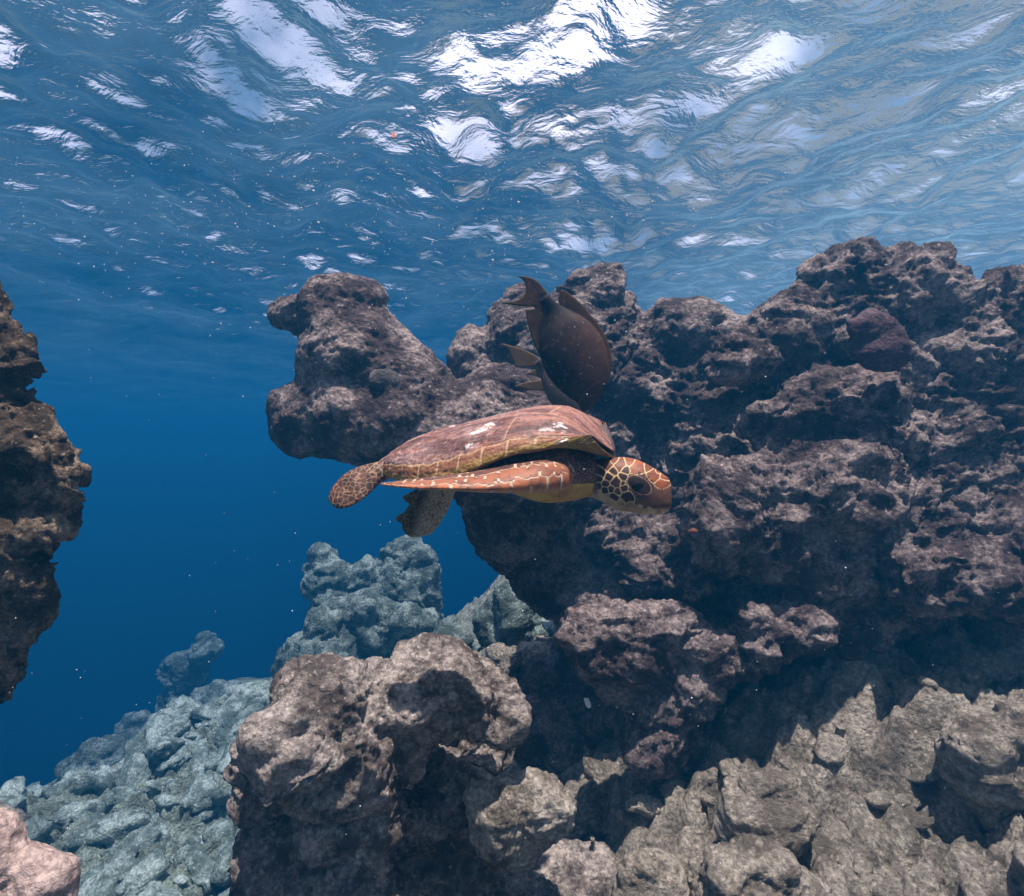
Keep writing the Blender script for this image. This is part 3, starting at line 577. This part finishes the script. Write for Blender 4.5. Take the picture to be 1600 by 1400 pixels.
col[m_] = mixn(mixn((.028, .016, .015), (.10, .042, .025), np.clip(.4 + nz1, 0, 1)), (.36, .20, .11), bl2 * .85)[m_]; hgt += np.where(m_, -.0006 * bl2, 0)
m_ = Z['hindB']; pb = sstep(648, 668, px_[:, 0] + (px_[:, 1] - 800) * .35); f_, i_ = worley(co * 100, 333)
col[m_] = mixn(mixn((.055, .035, .02), (.26, .17, .06), sstep(.2, .05, i_ - f_) * .7), mixn((.46, .36, .25), (.09, .055, .035), sstep(.11, .03, i_ - f_)), pb)[m_]
set_co(me, co + no * (hgt + .0004 * nz2)[:, None]); attr(me, 'col', np.clip(col, 0, 1))
body = mesh_obj('turtle_body', me, M_SKIN)
# carapace
Lc, Wc = .530, .205; nu, nt2 = 300, 320
u = np.linspace(0, 1, nu) ** .92
Wu = np.interp(u, [0, .02, .05, .1, .18, .3, .42, .55, .68, .8, .9, .96, 1], np.array([.36, .46, .58, .73, .87, .97, 1.0, .97, .87, .66, .42, .25, .09])) * Wc
Hu = np.interp(u, [0, .02, .05, .1, .18, .3, .42, .55, .68, .8, .9, .96, 1], [.005, .015, .028, .040, .053, .067, .080, .088, .082, .060, .035, .020, .008])
ker = np.ones(9) / 9
Wu = np.convolve(np.pad(Wu, 4, 'edge'), ker, 'valid'); Hu = np.convolve(np.pad(Hu, 4, 'edge'), ker, 'valid')
zr = .050 * sstep(.66, .16, u)  + .004 * np.sin(u * 9)
th = np.linspace(0, 2 * np.pi, nt2, endpoint=False)
U = np.repeat(u, nt2); TH = np.tile(th, nu); W_ = np.repeat(Wu, nt2); H_ = np.repeat(Hu, nt2)
cs, sn = np.cos(TH), np.sin(TH); top = sn >= 0
yl = W_ * np.sign(cs) * np.abs(cs) ** .9
zt = H_ * np.clip(1 - np.abs(cs) ** 2.6, 0, 1) ** .62; zb = -.010 * np.abs(sn) ** .5
zl = np.where(top, zt, zb)
sw = 1 + .018 * np.abs(np.sin(U * 11 * np.pi)) * sstep(.55, 1, U) * (np.abs(cs) > .6)                 # toothed rear rim
yl = yl * sw; arch = .003 * sstep(.16, 0, U) * (1 - np.abs(cs) ** 2)
zl = np.where(top, zl, zl + arch * 1.0) + np.repeat(zr, nt2) + sstep(.17, 0, U) * (.010 * np.abs(cs) ** 1.5 - .047 * (1 - np.abs(cs) ** 1.5))
xl = Lc * (.5 - U) + .030 * (1 - np.abs(cs) ** 1.5) * sstep(.3, 0, U) - .028 * sstep(.7, 1, U) * 0
loc = np.stack([xl, yl, zl], 1)
# hollow front: inner rings going back under the dome
rings = []
r0 = loc[:nt2]; cen = np.array([r0[:, 0].mean(), 0, r0[:, 2].mean()])
for k, (sc2, bk) in enumerate([(.90, .0), (.84, .012), (.8, .03), (.76, .06), (.4, .065), (.02, .065)]):
    q = cen + (r0 - cen) * sc2; q[:, 0] = r0[:, 0] - bk; rings.append(q)
loc = np.concatenate([np.concatenate(rings[::-1]), loc]); nr = len(rings)
last = loc[-nt2:]; cen = last.mean(0); loc = np.concatenate([loc, cen + (last - cen) * .4, cen + (last - cen) * .01])
rows = nu + nr + 2
U = np.concatenate([np.zeros(nr * nt2), U, np.ones(2 * nt2)]); CS = np.tile(np.cos(th), rows); TOP = np.tile(np.sin(th) >= 0, rows); inn = np.arange(len(loc)) < nr * nt2
pt_, rl = R(2.6), R(11)
f3 = fw * math.cos(pt_) + upv * math.sin(pt_); u3 = -fw * math.sin(pt_) + upv * math.cos(pt_)
l3 = lat * math.cos(rl) + u3 * math.sin(rl); u3 = u3 * math.cos(rl) - lat * math.sin(rl)
C0 = T(755, 721, .0)
co = C0 + loc[:, :1] * f3 + loc[:, 1:2] * l3 + loc[:, 2:] * u3
px_ = pix(co); n = len(co)
q = np.stack([U * Lc, CS * .20], 1)
seeds = [(a_ * Lc, 0, 1.15) for a_ in (.09, .27, .46, .65, .83)] + [(a_ * Lc, s_ * .125, 1.1) for a_ in (.17, .37, .57, .76) for s_ in (1, -1)]
ed, ix = cells(q, seeds); cbd = .905 + .008 * np.sin(U * 11 * 2 * np.pi); dm = (np.abs(CS) - cbd) * .34; marg = dm > 0
ed = np.where(marg, np.minimum(dm, (.5 - np.abs((U * 11 + .2) % 1 - .5)) * Lc / 11 * 1.2), np.minimum(ed * 1.0, -dm))
lp = np.stack([U * Lc, CS * .2, loc[:, 2]], 1); lp2 = lp + .012 * np.stack([fbm(lp * 14, 2, 401), fbm(lp * 14, 2, 402), 0 * U], 1)
st = fbm(lp2 * np.array([7, 42, 10]), 4, 403, .6); fine = fbm(lp2 * np.array([60, 190, 80]), 3, 404, .7); bl_ = fbm(lp * 16, 4, 405)
c = mixn((.11, .04, .032), (.32, .125, .08), np.clip(.5 + st * 1.3, 0, 1)); c = mixn(c, (.52, .37, .35), np.clip(.38 + .55 * bl_ + 1.0 * fine, 0, 1) * .7 * (.4 + .6 * sstep(.1, .6, U)))
c = mixn(c, (.09, .035, .03), sstep(.0, .4, -st) * sstep(-.2, .25, fine) * .8)
c = mixn(c, (.07, .03, .028), sstep(.25, .6, fbm(lp2 * np.array([11, 30, 10]), 3, 409)) * .55)
seam = sstep(.0034, .0010, ed)
c = mixn(c, np.where((U < .3)[:, None] | marg[:, None] | (dm > -.004)[:, None], (.62, .42, .24), (.16, .08, .07)), seam * np.where(marg | (dm > -.004), .75, .5))
mc = mixn((.27, .11, .06), (.40, .25, .07), np.clip(sstep(.965, 1.0, np.abs(CS)) + .25 * bl_, 0, 1)); mc = mixn(mc, (.62, .42, .24), seam * .8)
c = np.where((marg & (U < .96))[:, None], mc, c)
c = np.where((~TOP)[:, None], mixn((.36, .26, .07), (.22, .12, .05), np.clip(.5 + bl_, 0, 1)), c)
c = np.where(inn[:, None], (.05, .025, .025), c)
def patch(x0, y0, x1, y1, w_):
    L_ = math.hypot(x1 - x0, y1 - y0) + 1e-6; t_ = np.clip(((px_[:, 0] - x0) * (x1 - x0) + (px_[:, 1] - y0) * (y1 - y0)) / L_ ** 2, 0, 1)
    return sstep(w_, w_ * .3, np.hypot(px_[:, 0] - x0 - t_ * (x1 - x0), px_[:, 1] - y0 - t_ * (y1 - y0)))
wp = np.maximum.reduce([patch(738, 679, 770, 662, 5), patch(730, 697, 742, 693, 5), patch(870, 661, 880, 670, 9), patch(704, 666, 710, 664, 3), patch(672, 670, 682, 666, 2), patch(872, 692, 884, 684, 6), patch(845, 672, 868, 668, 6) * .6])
dk = np.maximum(patch(726, 705, 782, 660, 9), patch(830, 680, 862, 664, 11)); front_ = (CS < .2) & TOP if (l3 @ np.array([0, 1, 0])) > 0 else (CS > -.2) & TOP
c = mixn(c, (.08, .035, .03), dk * sstep(-.2, .4, fbm(lp * 60, 3, 407)) * .8 * front_)
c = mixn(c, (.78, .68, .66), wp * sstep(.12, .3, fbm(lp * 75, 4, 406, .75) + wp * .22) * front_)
me = grid_mesh('carapace', co + 0, rows, nt2, wrap=True); cc, nn = co_no(me)
sgn = 1 if np.mean(np.sum(nn[TOP & ~inn] * u3, 1)) > 0 else -1
if sgn < 0: me.flip_normals()
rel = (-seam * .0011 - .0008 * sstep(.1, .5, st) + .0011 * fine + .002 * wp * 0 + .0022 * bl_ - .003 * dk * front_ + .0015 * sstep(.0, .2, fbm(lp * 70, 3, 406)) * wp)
set_co(me, cc + nn * sgn * rel[:, None] * (~inn)[:, None]); attr(me, 'col', np.clip(c, 0, 1))
shell = mesh_obj('carapace', me, M_SHELL)
# eyes, lids
def eye(side):
    V0, F0 = ICO[4]; hc_ = T(998, 759.5, -.11); c_ = hc_ + lat * side * .046 if side > 0 else T(997, 759.5, -.1505)
    e_ = mesh_obj('eye', raw_mesh('eye', V0 * np.array([.0155, .0085, .0120]) @ np.array(Matrix.Rotation(R(-25), 3, 'Y')).T + c_, F0), M_EYE); return e_
kids = [body, shell, eye(-1), eye(1)]
for k_ in kids:
    k_.parent = turtle; k_.matrix_parent_inverse = Matrix.Translation(-turtle.location)

# ------------------------------------------------------------------ fish
def fish(name, label, d, axis_, fins, seed, thick=.36, cols=None, eyep=None, spine=None):
    root = bpy.data.objects.new(name, None); COL.objects.link(root); ax = np.array(axis_, float); mid_ = ax[len(ax) // 2]
    root.location = P(mid_[0], mid_[1], d); s = d / FPX; secs = []
    for k in range(len(ax)):
        a_ = ax[min(k + 1, len(ax) - 1), :2] - ax[max(k - 1, 0), :2]; a_ = a_ / np.linalg.norm(a_); nrm = np.array([-a_[1], a_[0]])
        secs.append((np.array(P(ax[k, 0], ax[k, 1], d)), np.array([nrm[0], 0, -nrm[1]]) * ax[k, 2] * s, np.array([0, 1, 0]) * max(ax[k, 2] * thick, min(ax[k, 2], 5)) * s))
    v, f, S = loft(secs, 8, 32); parts = [(v, f)] + [plate(catmull(pts + pts[:1], 4)[:-1], d + off, .005) for pts, off in fins]
    me = remesh(raw_mesh('fish_body', *join(parts)), .0019); sm = bpy.data.objects.new('tmp', me); COL.objects.link(sm)
    md = sm.modifiers.new('s', 'SMOOTH'); md.factor = .5; md.iterations = 10 if ax[:, 2].max() > 10 else 0
    me = bpy.data.meshes.new_from_object(sm.evaluated_get(bpy.context.evaluated_depsgraph_get())); bpy.data.objects.remove(sm); co, no = co_no(me); px_ = pix(co)
    flat = np.abs(co[:, 1] - d) < .0045
    inb = np.min([np.hypot(co[:, 0] - q[0], co[:, 2] - q[2]) / np.linalg.norm(q[3:6]) for q in S], 0)
    nz = fbm(co * 18, 3, seed); fin_ = sstep(.90, 1.12, inb)
    body_, belly_, finc, edge_ = cols
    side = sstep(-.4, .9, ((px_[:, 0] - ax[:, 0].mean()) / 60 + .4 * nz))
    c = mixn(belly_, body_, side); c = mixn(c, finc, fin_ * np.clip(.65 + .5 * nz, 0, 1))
    ray = np.sin(np.arctan2(px_[:, 1] - ax[-1, 1], px_[:, 0] - ax[-1, 0]) * 90) * .5 + .5; c = mixn(c, np.array(finc) * .45, fin_ * ray * .45)
    c = mixn(c, (.16, .10, .09), sstep(.35, .6, fbm(co * 70, 2, seed + 2)) * .25)
    if eyep:
        gx_, gy_ = eyep[0], eyep[1]; gl = np.hypot(px_[:, 0] - gx_ - 12, px_[:, 1] - gy_ - 42); c = mixn(c, np.array(body_) * 1.9, sstep(1.8, .6, np.abs(gl - 52)) * sstep(1.0, .8, inb) * (px_[:, 1] < gy_ + 30) * .7)
    if spine is not None: c = mixn(c, edge_, sstep(spine[4], spine[4] * .4, np.abs(np.cross(np.stack([px_[:, 0] - spine[0], px_[:, 1] - spine[1]], 1), np.array([spine[2] - spine[0], spine[3] - spine[1]]) / math.hypot(spine[2] - spine[0], spine[3] - spine[1])))) * (np.hypot(px_[:, 0] - (spine[0] + spine[2]) / 2, px_[:, 1] - (spine[1] + spine[3]) / 2) < math.hypot(spine[2] - spine[0], spine[3] - spine[1]) / 2))
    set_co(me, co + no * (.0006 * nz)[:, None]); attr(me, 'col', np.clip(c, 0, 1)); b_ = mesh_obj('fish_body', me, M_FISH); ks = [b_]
    if eyep:
        for sg in (-1, 1): V0, F0 = ICO[4]; ks.append(mesh_obj('eye', raw_mesh('eye', V0 * .0065 * np.array([1, .7, 1]) + np.array(P(eyep[0], eyep[1], d)) + np.array([0, sg * eyep[2], 0]), F0), M_EYE))
    for k_ in ks: k_.parent = root; k_.matrix_parent_inverse = Matrix.Translation(-root.location)
    return tag(root, label, 'fish')
fish('surgeonfish', 'dark brown surgeonfish diving nose down just above the turtle', 1.62,
     [(911, 643, 3), (915, 632, 13), (915, 617, 27), (912, 602, 37), (907, 585, 45), (901, 568, 49.5), (894, 550, 50.5), (887, 532, 47), (880, 514, 38), (873, 498, 24), (866, 485, 13.5), (858, 474, 9), (850, 466, 9)],
     [([(950, 600), (956, 576), (955, 552), (948, 528), (933, 504), (916, 483), (898, 465), (879, 452), (874, 460), (872, 470), (878, 482), (890, 500), (915, 540), (930, 580), (940, 600)], 0),
      ([(821, 484), (824, 504), (831, 528), (842, 554), (853, 578), (872, 602), (894, 625), (900, 610), (880, 570), (870, 530), (868, 500), (862, 487), (850, 482), (835, 482)], 0),
      ([(868, 478), (862, 466), (851, 452), (842, 441), (829, 433), (809, 431), (819, 440), (821, 453), (817, 463), (806, 470), (782, 473), (800, 477), (822, 479), (842, 481), (858, 486)], 0)],
     501, cols=((.060, .028, .018), (.012, .007, .008), (.075, .038, .012), (.10, .05, .03)), eyep=(943, 603, .0085), spine=(866, 470, 846, 452, .1))
o2 = fish('surgeonfish', 'second surgeonfish mostly hidden behind the first, its yellowish tail and fin showing', 1.88,
     [(912, 668, 3), (907, 655, 14), (898, 636, 24), (888, 618, 29), (877, 601, 29), (865, 586, 22), (855, 575, 13), (847, 567, 8), (841, 563, 8)],
     [([(848, 574), (846, 562), (838, 556), (821, 547), (803, 541), (783, 537), (793, 545), (798, 556), (803, 566), (806, 574), (821, 574), (836, 573)], 0),
      ([(803, 604), (818, 598), (842, 594), (862, 596), (866, 612), (845, 611), (822, 609)], 0), ([(822, 584), (836, 577), (850, 574), (862, 588), (860, 600), (842, 590)], 0),
      ([(858, 566), (880, 560), (905, 580), (920, 610), (922, 640), (905, 630), (880, 590)], 0)],
     502, cols=((.07, .055, .05), (.10, .075, .07), (.11, .065, .018), (.7, .5, .5)), eyep=(921, 650, .008))
# small orange brown reef fish by the wall under the turtle's head
fish('small_fish', 'tiny dull orange brown fish hovering by the reef wall under the turtle head', 1.9,
     [(1090, 831, 1), (1088, 830.5, 3), (1084, 830, 4.5), (1080, 830, 3.5), (1077, 830, 1.6)], [([(1078, 830), (1073, 826), (1074, 830), (1073, 834)], 0)], 503, cols=((.16, .065, .03), (.14, .05, .02), (.15, .07, .03), (.4, .2, .1)))

# ------------------------------------------------------------------ floating scraps
def scrap(name, label, px, py, d, pts, m, cat, seed):
    V = []; 
    for (a_, b_) in pts: V.append(P(px + a_, py + b_, d + .004 * math.sin(a_ * 1.3 + b_)))
    bm = bmesh.new(); f_ = bm.faces.new([bm.verts.new(v_) for v_ in V]); r_ = bmesh.ops.extrude_face_region(bm, geom=[f_])
    bmesh.ops.translate(bm, vec=(0, .0025, 0), verts=[g for g in r_['geom'] if isinstance(g, bmesh.types.BMVert)]); bmesh.ops.recalc_face_normals(bm, faces=bm.faces)
    me = bpy.data.meshes.new(name); bm.to_mesh(me); bm.free(); o = mesh_obj(name, me, m); me.polygons.foreach_set('use_smooth', np.zeros(len(me.polygons), bool)); return tag(o, label, cat)
scrap('leaf', 'small pinkish red leaf scrap drifting just under the water surface', 616, 212, 2.6, [(-4, -4), (1, -6), (3, -3), (2, 2), (-1, 7), (-3, 3)], plain('red_leaf', (.65, .12, .10)), 'leaf', 1)
scrap('shell_fragment', 'bright white shell fragment lodged in the dark gap beside the reef wall', 918, 1099, 2.0, [(-6, -8), (1, -8), (4, -3), (6, 6), (1, 8), (-3, 3)], plain('white_shell', (.8, .82, .8)), 'shell', 2)
rs = np.random.RandomState(11); V0, F0 = ICO[1]; VV, FF = [], []
def motes(k_, fx, fy, fd, fr_):
    for _ in range(k_):
        c_ = np.array(P(fx(), fy(), fd()))
        if c_[2] > SURF - .12: continue
        VV.append(V0 * fr_() * np.array([1, 1, .7 + .6 * rs.rand()]) + c_)
motes(900, lambda: rs.uniform(-100, 1700), lambda: 60 + 420 * rs.beta(2.2, 2), lambda: rs.uniform(1.3, 5.5), lambda: .0012 + .0016 * rs.rand() ** 3)
motes(420, lambda: rs.normal(620, 330), lambda: rs.normal(330, 80), lambda: rs.uniform(1.6, 4), lambda: .0022 + .0030 * rs.rand() ** 3)
motes(260, lambda: rs.uniform(0, 1600), lambda: rs.uniform(450, 1350), lambda: rs.uniform(.7, 1.9), lambda: .0005 + .0008 * rs.rand() ** 2)
motes(45, lambda: rs.normal(905, 45), lambda: rs.normal(560, 60), lambda: rs.uniform(1.3, 1.5), lambda: .0004 + .0005 * rs.rand() ** 2)
VV = np.array(VV); FF = np.concatenate([F0 + k_ * len(V0) for k_ in range(len(VV))])
tag(mesh_obj('floating_particles', raw_mesh('floating_particles', VV.reshape(-1, 3), FF), plain('pale_particle', (.62, .62, .60))), kind='stuff')
